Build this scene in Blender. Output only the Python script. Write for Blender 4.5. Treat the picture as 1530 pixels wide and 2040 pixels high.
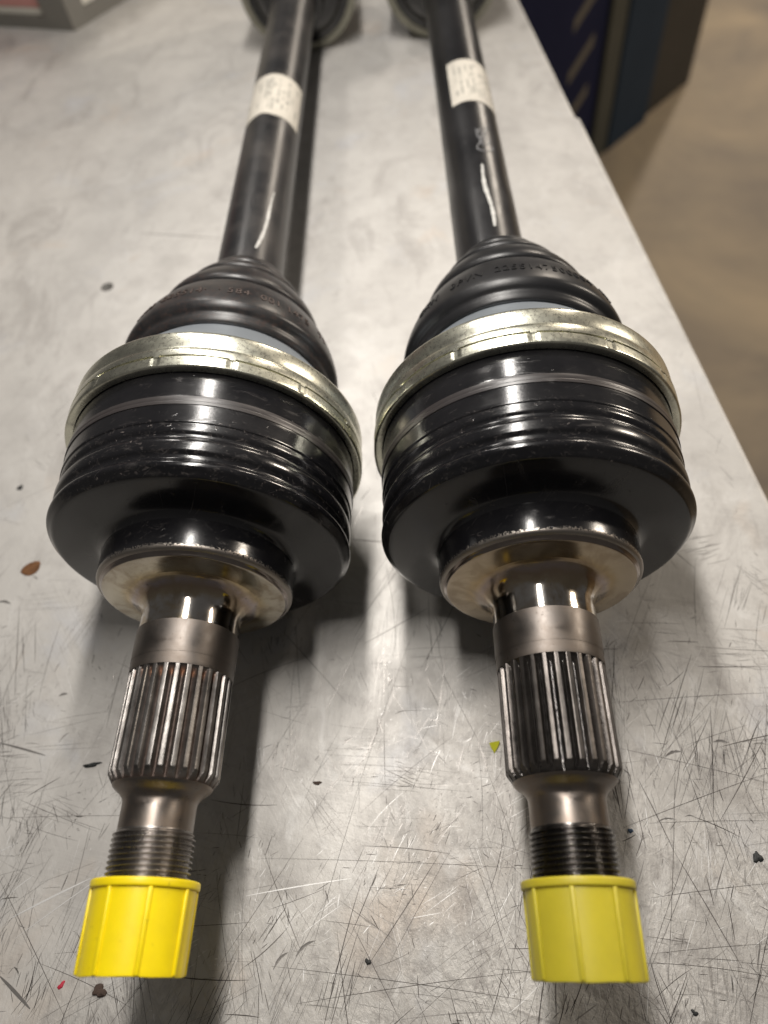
import bpy, bmesh, math, random
from mathutils import Vector, Matrix

# ------------------------------------------------------------------ clear
for o in list(bpy.data.objects):
    bpy.data.objects.remove(o, do_unlink=True)
scene = bpy.context.scene
COL = scene.collection
PI = math.pi

# ------------------------------------------------------------------ camera
AXH = 0.048                       # height of the drive shaft axes above the bench
cam_d = bpy.data.cameras.new('Camera')
cam = bpy.data.objects.new('Camera', cam_d)
COL.objects.link(cam)
rgt = Vector((0.99545502, 0.00903717, -0.09480317))
upv = Vector((0.0444444, 0.83634343, 0.54640128))
fwd = Vector((-0.08422593, 0.54813136, -0.83214061))
R3 = Matrix((rgt, upv, -fwd)).transposed()
cam.matrix_world = Matrix.Translation((0.02398401, -0.09351767, 0.18267545 + AXH)) @ R3.to_4x4()
cam_d.sensor_fit = 'VERTICAL'
cam_d.sensor_height = 36.0
cam_d.sensor_width = 27.0
cam_d.lens = 36.0 * 1411.2 / 2040.0
cam_d.clip_start = 0.005
cam_d.clip_end = 50.0
cam_d.dof.use_dof = True
cam_d.dof.focus_distance = 0.194
cam_d.dof.aperture_fstop = cam_d.lens / 2.9
scene.camera = cam

# ------------------------------------------------------------------ world: dim hall light
w = bpy.data.worlds.new('World')
scene.world = w
w.use_nodes = True
bg = w.node_tree.nodes['Background']
bg.inputs['Color'].default_value = (1.0, 0.95, 0.9, 1)
bg.inputs['Strength'].default_value = 0.065

# ------------------------------------------------------------------ lamps
def area(name, loc, target, sx, sy, power, color):
    d = bpy.data.lights.new(name, 'AREA')
    d.shape = 'RECTANGLE'
    d.size, d.size_y = sx, sy
    d.energy = power
    d.color = color
    o = bpy.data.objects.new(name, d)
    COL.objects.link(o)
    o.location = loc
    o.rotation_euler = (Vector(target) - Vector(loc)).to_track_quat('-Z', 'Y').to_euler()
    return o

# a strip lamp over the bench, running away from the camera, and the next lamp farther along
area('bench_strip_lamp', (-0.014, 0.19, 0.40), (-0.014, 0.19, 0), 0.024, 0.40, 2.0, (1.0, 0.955, 0.90))
area('bench_lamp_far', (-0.26, 0.78, 0.60), (-0.12, 0.42, 0), 0.05, 0.10, 0.7, (1.0, 0.95, 0.89))
area('ceiling_lamp_back', (1.9, 4.4, 1.5), (1.0, 1.3, -0.9), 0.14, 0.8, 30, (1.0, 0.88, 0.74))
area('ceiling_lamp_aisle', (3.4, 1.9, 1.5), (1.0, 1.0, -0.9), 0.12, 0.7, 48, (1.0, 0.88, 0.74))

# ------------------------------------------------------------------ exposure
scene.render.engine = 'CYCLES'
scene.view_settings.view_transform = 'Standard'
scene.view_settings.look = 'None'
scene.view_settings.exposure = 0.36
scene.view_settings.gamma = 1.0
scene.view_settings.use_curve_mapping = False

# ================================================================== materials
class NT:
    """tiny node helper"""
    def __init__(self, name):
        self.m = bpy.data.materials.new(name)
        self.m.use_nodes = True
        self.t = self.m.node_tree
        self.b = self.t.nodes['Principled BSDF']
    def n(self, typ, **kw):
        nd = self.t.nodes.new(typ)
        for k, v in kw.items():
            if hasattr(nd, k):
                setattr(nd, k, v)
            else:
                nd.inputs[k].default_value = v
        return nd
    def l(self, a, b):
        self.t.links.new(a, b)
    def coord(self, kind='Object'):
        return self.n('ShaderNodeTexCoord').outputs[kind]
    def mapping(self, src, scale=(1, 1, 1), rot=(0, 0, 0), loc=(0, 0, 0)):
        mp = self.n('ShaderNodeMapping')
        mp.inputs['Scale'].default_value = scale
        mp.inputs['Rotation'].default_value = rot
        mp.inputs['Location'].default_value = loc
        self.l(src, mp.inputs['Vector'])
        return mp.outputs['Vector']
    def noise(self, src, scale=5, detail=3, rough=0.5, dist=0.0):
        nd = self.n('ShaderNodeTexNoise')
        nd.inputs['Scale'].default_value = scale
        nd.inputs['Detail'].default_value = detail
        nd.inputs['Roughness'].default_value = rough
        nd.inputs['Distortion'].default_value = dist
        self.l(src, nd.inputs['Vector'])
        return nd.outputs['Fac']
    def ramp(self, src, stops, interp='LINEAR'):
        r = self.n('ShaderNodeValToRGB')
        cr = r.color_ramp
        cr.interpolation = interp
        while len(cr.elements) < len(stops):
            cr.elements.new(0.5)
        for e, (p, c) in zip(cr.elements, stops):
            e.position = p
            e.color = (c, c, c, 1) if isinstance(c, (int, float)) else (*c, 1)
        self.l(src, r.inputs['Fac'])
        return r.outputs['Color']
    def mix(self, fac, a, b, mode='MIX'):
        m = self.n('ShaderNodeMix', data_type='RGBA', blend_type=mode)
        for s, v in ((m.inputs[0], fac), (m.inputs[6], a), (m.inputs[7], b)):
            if isinstance(v, (int, float)):
                s.default_value = v
            elif isinstance(v, (tuple, list)):
                s.default_value = (*v, 1)
            else:
                self.l(v, s)
        return m.outputs[2]
    def math(self, op, a, b=0.0, clamp=False):
        m = self.n('ShaderNodeMath', operation=op, use_clamp=clamp)
        for s, v in ((m.inputs[0], a), (m.inputs[1], b)):
            if isinstance(v, (int, float)):
                s.default_value = v
            else:
                self.l(v, s)
        return m.outputs[0]
    def bump(self, h, strength=0.2, dist=0.001, normal=None):
        b = self.n('ShaderNodeBump')
        b.inputs['Strength'].default_value = strength
        b.inputs['Distance'].default_value = dist
        self.l(h, b.inputs['Height'])
        if normal is not None:
            self.l(normal, b.inputs['Normal'])
        return b.outputs['Normal']
    def set(self, **kw):
        for k, v in kw.items():
            s = self.b.inputs[k.replace('_', ' ')]
            if isinstance(v, (int, float)):
                s.default_value = v
            elif isinstance(v, (tuple, list)):
                s.default_value = (*v, 1) if len(v) == 3 and s.type == 'RGBA' else v
            else:
                self.l(v, s)
        return self

MATS = {}

def axis_coords(t, x0=0.0):
    """(object coords, distance from the part's own axis, position along it, angle)"""
    c = t.coord('Object')
    sep = t.n('ShaderNodeSeparateXYZ')
    t.l(c, sep.inputs[0])
    r = t.math('SQRT', t.math('ADD', t.math('MULTIPLY', sep.outputs[0], sep.outputs[0]),
                              t.math('MULTIPLY', sep.outputs[2], sep.outputs[2])))
    ang = t.math('ARCTAN2', sep.outputs[0], sep.outputs[2])
    return c, r, sep.outputs[1], ang

def cyl_vec(t, s, ang, ks, ka):
    cb = t.n('ShaderNodeCombineXYZ')
    t.l(t.math('MULTIPLY', s, ks), cb.inputs[0])
    t.l(t.math('MULTIPLY', ang, ka), cb.inputs[1])
    return cb.outputs[0]

def make_black_paint(name, seed, wear=0.5, extra=0.0):
    t = NT(name)
    c, r, s, a = axis_coords(t)
    cs = t.mapping(c, loc=(seed, seed * .7, 0))
    # turned lines around the part, scuffs and chips
    lines = t.noise(cyl_vec(t, s, a, 5200, 1.2), 1.0, 3, .6)
    scuff = t.noise(t.mapping(cyl_vec(t, s, a, 420, 6.0), loc=(seed, 0, 0)), 1.0, 6, .65, .6)
    scuffm = t.ramp(scuff, [(0.62 - wear * .04, 0), (0.80, 1)])
    fine = t.noise(cs, 1500, 4, .7)
    chip = t.noise(cs, 420, 3, .75, .4)
    chipm = t.ramp(chip, [(0.675, 0), (0.70, 1)])
    dust = t.noise(cs, 40, 4, .6)
    base = t.mix(t.ramp(dust, [(0.35, 0), (0.75, 1)]), (0.0045, 0.0045, 0.0055), (0.011, 0.0105, 0.0115))
    band = t.math('MULTIPLY', t.math('GREATER_THAN', s, .0350), t.math('LESS_THAN', s, .0381))
    base = t.mix(t.math('MULTIPLY', band, t.math('ADD', .35, t.math('MULTIPLY', lines, .6))), base, (0.040, 0.034, 0.033))
    hair = t.noise(t.mapping(t.mapping(cyl_vec(t, s, a, 1000, 45), rot=(0, 0, .5), loc=(seed, 0, 0)), scale=(2.6, .10, 1)), 1.0, 3, .65)
    hairm = t.ramp(hair, [(0.665, 0), (0.70, 1)])
    base = t.mix(t.math('MULTIPLY', hairm, .22 * wear), base, (0.14, 0.125, 0.12))
    ridge = t.math('MULTIPLY', t.math('GREATER_THAN', s, .0125), t.math('LESS_THAN', s, .0300))
    rub = t.ramp(t.noise(t.mapping(cyl_vec(t, s, a, 900, 22.0), loc=(seed, 2, 0)), 1.0, 6, .72, .8), [(0.56, 0), (0.70, 1)])
    base = t.mix(t.math('MULTIPLY', t.math('MULTIPLY', rub, ridge), .5 * wear), base, (0.10, 0.088, 0.082))
    base = t.mix(t.math('MULTIPLY', scuffm, .35 * wear), base, (0.085, 0.075, 0.07))
    base = t.mix(t.math('MULTIPLY', chipm, t.math('ADD', .12, t.math('MULTIPLY', ridge, .55))), base, (0.15, 0.13, 0.12))
    edge = t.math('MULTIPLY', t.math('SUBTRACT', .0031, s), 1 / .0028)
    edge = t.math('ADD', edge, t.math('MULTIPLY', t.math('SUBTRACT', t.noise(cs, 1500, 3, .75), .5), 1.6))
    edgem = t.ramp(edge, [(0.62, 0), (0.74, 1)])
    base = t.mix(edgem, base, (0.30, 0.27, 0.24))
    rough = t.math('ADD', t.math('MULTIPLY', scuffm, .25), t.math('MULTIPLY', lines, .08))
    rough = t.math('ADD', rough, t.math('ADD', .10, t.math('MULTIPLY', t.ramp(dust, [(0.35, 0), (0.7, 1)]), .10)))
    rough = t.math('ADD', rough, t.math('MULTIPLY', band, .16))
    nb = t.bump(fine, .05, .0002)
    nb = t.bump(lines, .02, .0001, nb)
    nb = t.bump(chipm, .25, .0002, nb)
    t.set(Base_Color=base, Roughness=t.math('ADD', t.math('ADD', rough, extra), t.math('MULTIPLY', edgem, .2)), Metallic=edgem, Normal=nb, Specular_IOR_Level=.6)
    return t.m

def make_steel(name, base, rough, seed, stain=0.4, tint=(0.30, 0.2, 0.1)):
    t = NT(name)
    c, r, s, a = axis_coords(t)
    cs = t.mapping(c, loc=(seed, seed * .3, 0))
    lines = t.noise(cyl_vec(t, s, a, 7000, 1.0), 1.0, 3, .6)
    st = t.noise(cs, 130, 5, .65, .5)
    spot = t.ramp(t.noise(cs, 900, 3, .7), [(0.66, 0), (0.72, 1)])
    col = t.mix(t.math('MULTIPLY', t.ramp(st, [(0.4, 0), (0.75, 1)]), stain), base, tint)
    col = t.mix(t.math('MULTIPLY', lines, .35), col, tuple(v * .55 for v in base))
    col = t.mix(t.math('MULTIPLY', spot, .7), col, (0.06, 0.045, 0.035))
    rg = t.math('ADD', t.math('MULTIPLY', t.ramp(st, [(0.3, 0), (0.8, 1)]), .22), rough)
    nb = t.bump(lines, .10, .00015)
    nb = t.bump(spot, .2, .0001, nb)
    t.set(Base_Color=col, Metallic=1.0, Roughness=rg, Normal=nb, Anisotropic=.3)
    return t.m

def make_stub(name, seed, gold):
    """bright ground neck running into a yellowish tempered shoulder with a grey rim"""
    t = NT(name)
    c, r, s, a = axis_coords(t)
    cs = t.mapping(c, loc=(seed, seed * .3, 0))
    lines = t.noise(cyl_vec(t, s, a, 7000, 1.0), 1.0, 3, .6)
    rl = t.noise(t.mapping(cyl_vec(t, r, a, 5000, 1.0), loc=(seed, 0, 0)), 1.0, 3, .6)
    st = t.noise(cs, 120, 5, .65, .6)
    spot = t.ramp(t.noise(cs, 700, 4, .75), [(0.62, 0), (0.70, 1)])
    sg = t.ramp(t.noise(cs, 90, 3, .6), [(0.5, 0), (0.62, 1)])
    rj = t.math('ADD', r, t.math('MULTIPLY', t.math('SUBTRACT', st, .5), .004))
    u = t.math('MULTIPLY', t.math('SUBTRACT', rj, .0136), 1 / .0128)
    kf = t.ramp(u, [(0.05, 0), (0.45, 1)])
    col = t.ramp(u, [(0.02, (0.62, 0.60, 0.58)), (0.08, (0.46, 0.38, 0.27)), (0.17, (0.36, 0.27, 0.20)), (0.28, (0.40, 0.345, 0.36)), (0.42, (0.58, 0.46, 0.26)), (0.62, (0.68, 0.63, 0.50)), (0.95, (0.64, 0.60, 0.51))])
    col = t.mix(t.math('MULTIPLY', kf, gold), col, (0.40, 0.26, 0.12))
    col = t.mix(t.math('MULTIPLY', t.ramp(t.noise(t.mapping(cs, loc=(4, 0, 0)), 110, 5, .68, .6), [(0.46, 0), (0.60, 1)]), .7), col, (0.33, 0.25, 0.16))
    col = t.mix(t.math('MULTIPLY', rl, .3), col, (0.30, 0.27, 0.23))
    kr = t.ramp(t.math('MULTIPLY', t.math('SUBTRACT', r, .0255), 1 / .0012), [(0.55, 0), (0.75, 1)])
    col = t.mix(t.math('MULTIPLY', kr, .75), col, (0.24, 0.205, 0.20))
    col = t.mix(t.math('MULTIPLY', t.math('MULTIPLY', spot, sg), .8), col, (0.05, 0.04, 0.03))
    rg = t.math('ADD', t.math('MULTIPLY', kf, .07), t.math('ADD', t.math('MULTIPLY', st, .14), .04))
    nb = t.bump(lines, .08, .00012)
    nb = t.bump(rl, .08, .00012, nb)
    t.set(Base_Color=col, Metallic=1.0, Roughness=rg, Normal=nb)
    return t.m

def make_spline(name, root_col, top_col, seed, rootrough, end_col):
    t = NT(name)
    c, r, s, a = axis_coords(t)
    cs = t.mapping(c, loc=(seed, 0, 0))
    grime = t.noise(cs, 500, 5, .7, .3)
    big = t.noise(cs, 120, 3, .6)
    rr = t.math('ADD', r, t.math('MULTIPLY', t.math('SUBTRACT', grime, .5), .0012))
    k = t.ramp(t.math('MULTIPLY', t.math('SUBTRACT', rr, .0118), 1 / .0024), [(0.25, 0), (0.75, 1)])
    ends = t.ramp(t.math('ADD', t.math('MULTIPLY', t.math('ADD', s, .0295), 330), t.math('MULTIPLY', grime, .8)), [(0.5, 0), (1.0, 1)])
    root_mix = t.mix(ends, root_col, end_col)
    tops = t.mix(t.ramp(big, [(0.4, 0), (0.7, 1)]), top_col, tuple(v * .45 for v in top_col))
    col = t.mix(k, root_mix, tops)
    streak = t.noise(cyl_vec(t, s, a, 60, 160), 1.0, 3, .6)
    rg = t.mix(k, (rootrough,) * 3, t.math('ADD', t.math('MULTIPLY', streak, .3), .26))
    nb = t.bump(grime, .35, .0003)
    t.set(Base_Color=col, Metallic=t.math('ADD', t.math('MULTIPLY', k, .45), .55), Roughness=rg, Normal=nb)
    return t.m

def make_ring(name, seed):
    t = NT(name)
    c, r, s, a = axis_coords(t)
    cs = t.mapping(c, loc=(seed, 0, 0))
    st = t.noise(t.mapping(cyl_vec(t, s, a, 160, 5.0), loc=(seed, 0, 0)), 1.0, 5, .65, .4)
    fine = t.noise(cs, 900, 4, .7)
    lines = t.noise(cyl_vec(t, s, a, 4200, 2.0), 1.0, 3, .6)
    col = t.mix(t.ramp(st, [(0.35, 0), (0.68, 1)]), (0.76, 0.75, 0.625), (0.53, 0.525, 0.445))
    dirt = t.ramp(t.math('ADD', t.math('MULTIPLY', st, .6), t.math('MULTIPLY', fine, .4)), [(0.56, 0), (0.66, 1)])
    col = t.mix(t.math('MULTIPLY', dirt, .5), col, (0.19, 0.175, 0.145))
    rg = t.math('ADD', t.math('MULTIPLY', fine, .25), .17)
    nb = t.bump(fine, .12, .0002)
    nb = t.bump(lines, .10, .00012, nb)
    t.set(Base_Color=col, Metallic=1.0, Roughness=rg, Normal=nb)
    return t.m

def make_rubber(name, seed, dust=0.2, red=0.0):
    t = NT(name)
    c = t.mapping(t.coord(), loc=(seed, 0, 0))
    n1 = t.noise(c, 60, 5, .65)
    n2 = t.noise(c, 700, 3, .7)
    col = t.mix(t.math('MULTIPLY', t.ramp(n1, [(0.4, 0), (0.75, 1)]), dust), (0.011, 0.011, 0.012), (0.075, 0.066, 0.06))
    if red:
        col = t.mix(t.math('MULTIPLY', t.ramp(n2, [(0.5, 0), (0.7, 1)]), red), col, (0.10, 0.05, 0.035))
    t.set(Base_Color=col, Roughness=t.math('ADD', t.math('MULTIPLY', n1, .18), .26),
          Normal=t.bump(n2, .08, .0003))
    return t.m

def make_plain(name, col, rough=.5, metal=0.0, var=.25, scale=60, bump=.1, dirt=None, spec=.5):
    t = NT(name)
    c = t.coord()
    n1 = t.noise(c, scale, 5, .6)
    n2 = t.noise(c, scale * 9, 3, .7)
    k = t.mix(t.ramp(n1, [(0.3, 0), (0.75, 1)]), col, tuple(v * (1 - var) for v in col))
    if dirt:
        k = t.mix(t.math('MULTIPLY', t.ramp(n2, [(0.6, 0), (0.75, 1)]), .6), k, dirt)
    t.set(Base_Color=k, Roughness=t.math('ADD', t.math('MULTIPLY', n1, .15), rough - .07), Metallic=metal,
          Normal=t.bump(n2, bump, .0003), Specular_IOR_Level=spec)
    return t.m

def make_yellow(name, col, sss, seed, rough):
    t = NT(name)
    c = t.mapping(t.coord(), loc=(seed, 0, 0))
    n1 = t.noise(c, 90, 5, .6)
    sm = t.ramp(t.noise(c, 260, 5, .7, .3), [(0.64, 0), (0.78, 1)])
    k = t.mix(t.ramp(n1, [(0.35, 0), (0.7, 1)]), col, tuple(v * .86 for v in col))
    k = t.mix(t.math('MULTIPLY', sm, .45), k, (0.20, 0.14, 0.02))
    t.set(Base_Color=k, Roughness=t.math('ADD', t.math('MULTIPLY', n1, .15), rough), Subsurface_Weight=sss,
          Subsurface_Radius=(.004, .003, .0006), Subsurface_Scale=.6,
          Normal=t.bump(t.noise(c, 500, 3, .6), .06, .0003))
    return t.m

def make_bench():
    t = NT('scratched_bench_metal')
    c = t.coord()
    big = t.noise(c, 9, 5, .6, .3)
    mid = t.noise(c, 38, 5, .62, .4)
    small = t.noise(c, 260, 4, .7)
    warp = t.n('ShaderNodeMixRGB', blend_type='ADD')
    warp.inputs[0].default_value = .004
    wn = t.n('ShaderNodeTexNoise')
    wn.inputs['Scale'].default_value = 30
    t.l(c, wn.inputs['Vector'])
    t.l(c, warp.inputs[1])
    t.l(wn.outputs['Color'], warp.inputs[2])
    cw = warp.outputs[0]
    def streaks(rot, k, off):
        return t.noise(t.mapping(t.mapping(cw, rot=(0, 0, rot), loc=(off, off * .37, 0)), scale=(k, k * .035, 1)), 1.0, 3, .6)
    S = [streaks(.10, 820, 0), streaks(-.62, 700, 1.3), streaks(.45, 760, 2.9), streaks(-1.35, 620, 4.1)]
    # worn, more polished patch at the near right of the bench
    sep = t.n('ShaderNodeSeparateXYZ')
    t.l(c, sep.inputs[0])
    wear = t.math('ADD', t.math('MULTIPLY', sep.outputs[1], -3.2), t.math('MULTIPLY', sep.outputs[0], 1.6))
    wear = t.math('ADD', wear, t.math('MULTIPLY', t.math('SUBTRACT', big, .5), .9))
    wear = t.ramp(wear, [(-0.05, 0), (0.40, 1)])
    col = t.mix(t.ramp(big, [(0.35, 0), (0.7, 1)]), (0.60, 0.58, 0.548), (0.49, 0.472, 0.445))
    col = t.mix(t.math('MULTIPLY', t.ramp(mid, [(0.44, 0), (0.66, 1)]), .5), col, (0.39, 0.372, 0.352))
    col = t.mix(t.math('MULTIPLY', t.ramp(t.noise(c, 21, 4, .6, .6), [(0.58, 0), (0.7, 1)]), .35), col, (0.50, 0.52, 0.57))
    warm = t.ramp(t.noise(t.mapping(c, loc=(3, 1, 0)), 17, 4, .65, .5), [(0.62, 0), (0.74, 1)])
    col = t.mix(t.math('MULTIPLY', warm, .3), col, (0.56, 0.43, 0.32))
    spk = t.ramp(small, [(0.68, 0), (0.74, 1)])
    col = t.mix(t.math('MULTIPLY', spk, .35), col, (0.22, 0.18, 0.15))
    sm = None
    h = None
    for i, x in enumerate(S):
        gate = t.ramp(t.noise(t.mapping(c, loc=(i * 7.1, 0, 0)), 26, 3, .6), [(0.46, 0), (0.62, 1)])
        r_ = t.math('MULTIPLY', t.ramp(x, [(0.58, 0), (0.68, 1)]), gate)
        sm = r_ if sm is None else t.math('MAXIMUM', sm, r_)
        g_ = t.math('MULTIPLY', x, gate)
        h = g_ if h is None else t.math('ADD', h, g_)
    col = t.mix(t.math('MULTIPLY', sm, t.math('ADD', t.math('MULTIPLY', wear, .45), .06)), col, (0.20, 0.18, 0.165))
    mott = t.ramp(t.noise(t.mapping(c, loc=(9, 2, 0)), 95, 6, .72, .5), [(0.50, 0), (0.66, 1)])
    col = t.mix(t.math('MULTIPLY', mott, t.math('ADD', t.math('MULTIPLY', wear, .50), .14)), col, (0.24, 0.222, 0.21))
    sme = t.ramp(t.noise(t.mapping(c, loc=(1, 7, 0), scale=(1, .45, 1), rot=(0, 0, .4)), 34, 6, .7, 1.2), [(0.54, 0), (0.66, 1)])
    col = t.mix(t.math('MULTIPLY', sme, .42), col, (0.31, 0.288, 0.27))
    lite = t.ramp(t.noise(t.mapping(c, loc=(5, 3, 0), scale=(1, .7, 1), rot=(0, 0, -.5)), 55, 6, .7, .9), [(0.56, 0), (0.66, 1)])
    col = t.mix(t.math('MULTIPLY', lite, t.math('ADD', t.math('MULTIPLY', wear, .40), .16)), col, (0.76, 0.75, 0.73))
    rg = .58
    rg = t.math('ADD', rg, t.math('MULTIPLY', t.math('SUBTRACT', mid, .5), .4))
    rg = t.math('SUBTRACT', rg, t.math('MULTIPLY', sm, .10))
    nb = t.bump(mid, .12, .002)
    nb = t.bump(h, .35, .00025, nb)
    nb = t.bump(small, .10, .0004, nb)
    grain = t.math('MULTIPLY', t.noise(t.mapping(c, scale=(1, .6, 1), rot=(0, 0, .3)), 620, 5, .75, .3), wear)
    nb = t.bump(grain, .55, .0005, nb)
    t.set(Base_Color=col, Metallic=t.math('ADD', t.math('MULTIPLY', wear, .30), .30), Roughness=rg, Normal=nb)
    return t.m

def make_floor():
    t = NT('workshop_floor_concrete')
    c = t.coord()
    a = t.noise(c, 2.2, 6, .62, .4)
    b = t.noise(c, 9, 6, .65, .5)
    col = t.mix(t.ramp(a, [(0.35, 0), (0.68, 1)]), (0.46, 0.36, 0.235), (0.22, 0.18, 0.14))
    col = t.mix(t.math('MULTIPLY', t.ramp(b, [(0.5, 0), (0.72, 1)]), .5), col, (0.38, 0.31, 0.21))
    t.set(Base_Color=col, Roughness=.6, Normal=t.bump(b, .2, .004))
    return t.m

M = MATS
M['bench'] = make_bench()
M['bench_edge'] = make_plain('bench_edge_metal', (0.60, 0.62, 0.66), .38, 1.0, .15, 30)
M['bench_under'] = make_plain('bench_frame_dark_paint', (0.03, 0.03, 0.032), .6)
M['floor'] = make_floor()
M['paintL'] = make_black_paint('black_gloss_paint_worn', 0.0, 1.0)
M['paintR'] = make_black_paint('black_gloss_paint', 3.7, .8)
M['tubeR'] = make_black_paint('black_tube_paint', 1.9, .25, .16)
M['tubeL'] = make_rubber('black_tube_paint_greyer', 5.0, .5)  # black mottled with a paler grey-brown, greyer than the right tube
M['stubL'] = make_stub('ground_steel_tempered_shoulder', 0.0, .10)
M['stubR'] = make_stub('ground_steel_tempered_shoulder_darker', 2.6, .5)
M['seat'] = make_steel('satin_steel', (0.165, 0.148, 0.135), .38, 2.2, .4, (0.2, 0.15, 0.11))
M['neckend'] = make_steel('turned_steel', (0.25, 0.222, 0.20), .28, 4.2, .5, (0.30, 0.20, 0.12))
M['threadL'] = make_steel('thread_steel', (0.31, 0.29, 0.272), .20, 5.2, .5, (0.12, 0.10, 0.085))
M['threadR'] = make_steel('oiled_thread_steel', (0.12, 0.113, 0.107), .14, 6.1, .6, (0.06, 0.05, 0.045))
M['splineL'] = make_spline('spline_steel_with_rust', (0.055, 0.036, 0.028), (0.23, 0.215, 0.203), 0.0, .55, (0.20, 0.085, 0.04))
M['splineR'] = make_spline('spline_steel_with_black_grease', (0.013, 0.011, 0.010), (0.135, 0.122, 0.113), 2.0, .13, (0.02, 0.017, 0.015))
M['ringL'] = make_ring('yellow_zinc_steel', 0.0)
M['ringfar'] = make_plain('dirty_zinc', (0.30, 0.29, 0.235), .5, .8, .4, 60)
M['ringR'] = make_ring('yellow_zinc_steel_clean', 2.3)
M['cover'] = make_plain('blue_grey_zinc', (0.34, 0.375, 0.41), .45, .75, .12, 50, .05)
M['rubberL'] = make_rubber('black_rubber_dusty', 0.0, .38, .25)
M['rubberR'] = make_rubber('black_rubber', 3.0, .04)
M['letterL'] = make_plain('rubber_lettering_rusty', (0.055, 0.038, 0.032), .6)
M['letterR'] = make_plain('rubber_lettering_black', (0.012, 0.012, 0.013), .4)
M['label'] = make_plain('label_paper', (0.52, 0.485, 0.42), .65, 0, .18, 80, .03)
M['print'] = make_plain('label_print_grey', (0.30, 0.285, 0.25), .7, 0, .1)
M['chalk'] = make_plain('white_paint_stroke', (0.56, 0.55, 0.52), .7, 0, .45, 500, .5)
M['chalkgrey'] = make_plain('grey_chalk', (0.20, 0.20, 0.205), .8, 0, .4, 300)
M['yellowL'] = make_yellow('yellow_plastic_bright', (0.90, 0.70, 0.004), .08, 0.0, .30)
M['yellowR'] = make_yellow('yellow_plastic_dull_translucent', (0.55, 0.465, 0.030), .25, 2.0, .36)
M['chipyellow'] = make_plain('yellow_green_plastic', (0.62, 0.62, 0.02), .4)
M['rust'] = make_plain('rust_brown', (0.20, 0.085, 0.028), .8, 0, .6, 500, .8)
M['dirt'] = make_plain('dark_brown_dirt', (0.10, 0.065, 0.05), .8, 0, .5, 500, .8)
M['dark'] = make_plain('dark_debris', (0.02, 0.022, 0.022), .5, 0, .4, 500, .4)
M['bluechip'] = make_plain('blue_paint_chip', (0.03, 0.06, 0.11), .5)
M['red'] = make_plain('red_paint', (0.50, 0.03, 0.06), .5)
M['scr_dark'] = make_plain('scratch_dirt', (0.105, 0.092, 0.083), .5, .4, .5, 400)
M['scr_mid'] = make_plain('scratch_grey', (0.36, 0.34, 0.32), .42, .8, .3, 400)
M['scr_bright'] = make_plain('scratch_bare_metal', (0.86, 0.85, 0.83), .50, .55, .2, 400)
M['boxgrey'] = make_plain('grey_box_frame', (0.17, 0.16, 0.14), .55, 0, .15, 20)
M['boxwhite'] = make_plain('white_box_panel', (0.60, 0.57, 0.50), .6, 0, .08, 20)
M['boxpink'] = make_plain('pink_box_panel', (0.52, 0.25, 0.22), .6, 0, .1, 20)
M['blue'] = make_plain('blue_grey_cabinet_paint', (0.020, 0.034, 0.055), .6, 0, .2, 6, .1, None, .12)
M['navy'] = make_plain('navy_cabinet_paint', (0.008, 0.011, 0.040), .6, 0, .2, 6, .1, None, .12)
M['beige'] = make_plain('beige_stripe', (0.12, 0.105, 0.08), .6, 0, .2, 9)
M['olive'] = make_plain('grey_green_post_paint', (0.040, 0.043, 0.034), .5, 0, .2, 9)
M['brown'] = make_plain('dark_brown_panel', (0.022, 0.019, 0.015), .6, 0, .2, 9)

# ================================================================== mesh helpers
def link(name, mesh, mat=None, parent=None, smooth=True, autosmooth=None):
    o = bpy.data.objects.new(name, mesh)
    COL.objects.link(o)
    if mat is not None:
        mesh.materials.append(mat)
    if parent is not None:
        o.parent = parent
    if smooth:
        for p in mesh.polygons:
            p.use_smooth = True
        if autosmooth:
            mesh.set_sharp_from_angle(angle=math.radians(autosmooth))
    return o

def empty(name, loc, rz=0.0):
    o = bpy.data.objects.new(name, None)
    COL.objects.link(o)
    o.empty_display_size = .02
    o.location = loc
    o.rotation_euler = (0, 0, rz)
    return o

def tag(o, label, cat, group=None, kind=None):
    o['label'] = label
    o['category'] = cat
    if group:
        o['group'] = group
    if kind:
        o['kind'] = kind
    return o

def revolve(stations, rfun, seg, closed=False, cap0=False, cap1=False):
    """surface of revolution about +Y. stations: list of (s, r); rfun(s, r, theta) -> (s, r)"""
    vs, fs = [], []
    n = len(stations)
    for i, (s, r) in enumerate(stations):
        for k in range(seg):
            th = 2 * PI * k / seg
            if rfun:
                s2, r2 = rfun(s, r, th)
            else:
                s2, r2 = s, r
            vs.append((r2 * math.sin(th), s2, r2 * math.cos(th)))
    for i in range(n - 1):
        for k in range(seg):
            k2 = (k + 1) % seg
            fs.append((i * seg + k, i * seg + k2, (i + 1) * seg + k2, (i + 1) * seg + k))
    if closed:
        for k in range(seg):
            k2 = (k + 1) % seg
            fs.append(((n - 1) * seg + k, (n - 1) * seg + k2, k2, k))
    if cap0:
        fs.append(tuple(range(seg - 1, -1, -1)))
    if cap1:
        fs.append(tuple((n - 1) * seg + k for k in range(seg)))
    me = bpy.data.meshes.new('revolved')
    me.from_pydata(vs, [], fs)
    bm = bmesh.new()
    bm.from_mesh(me)
    bmesh.ops.recalc_face_normals(bm, faces=bm.faces)
    bm.to_mesh(me)
    bm.free()
    return me

def mm(pts):
    return [(a * .001, b * .001) for a, b in pts]

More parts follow.
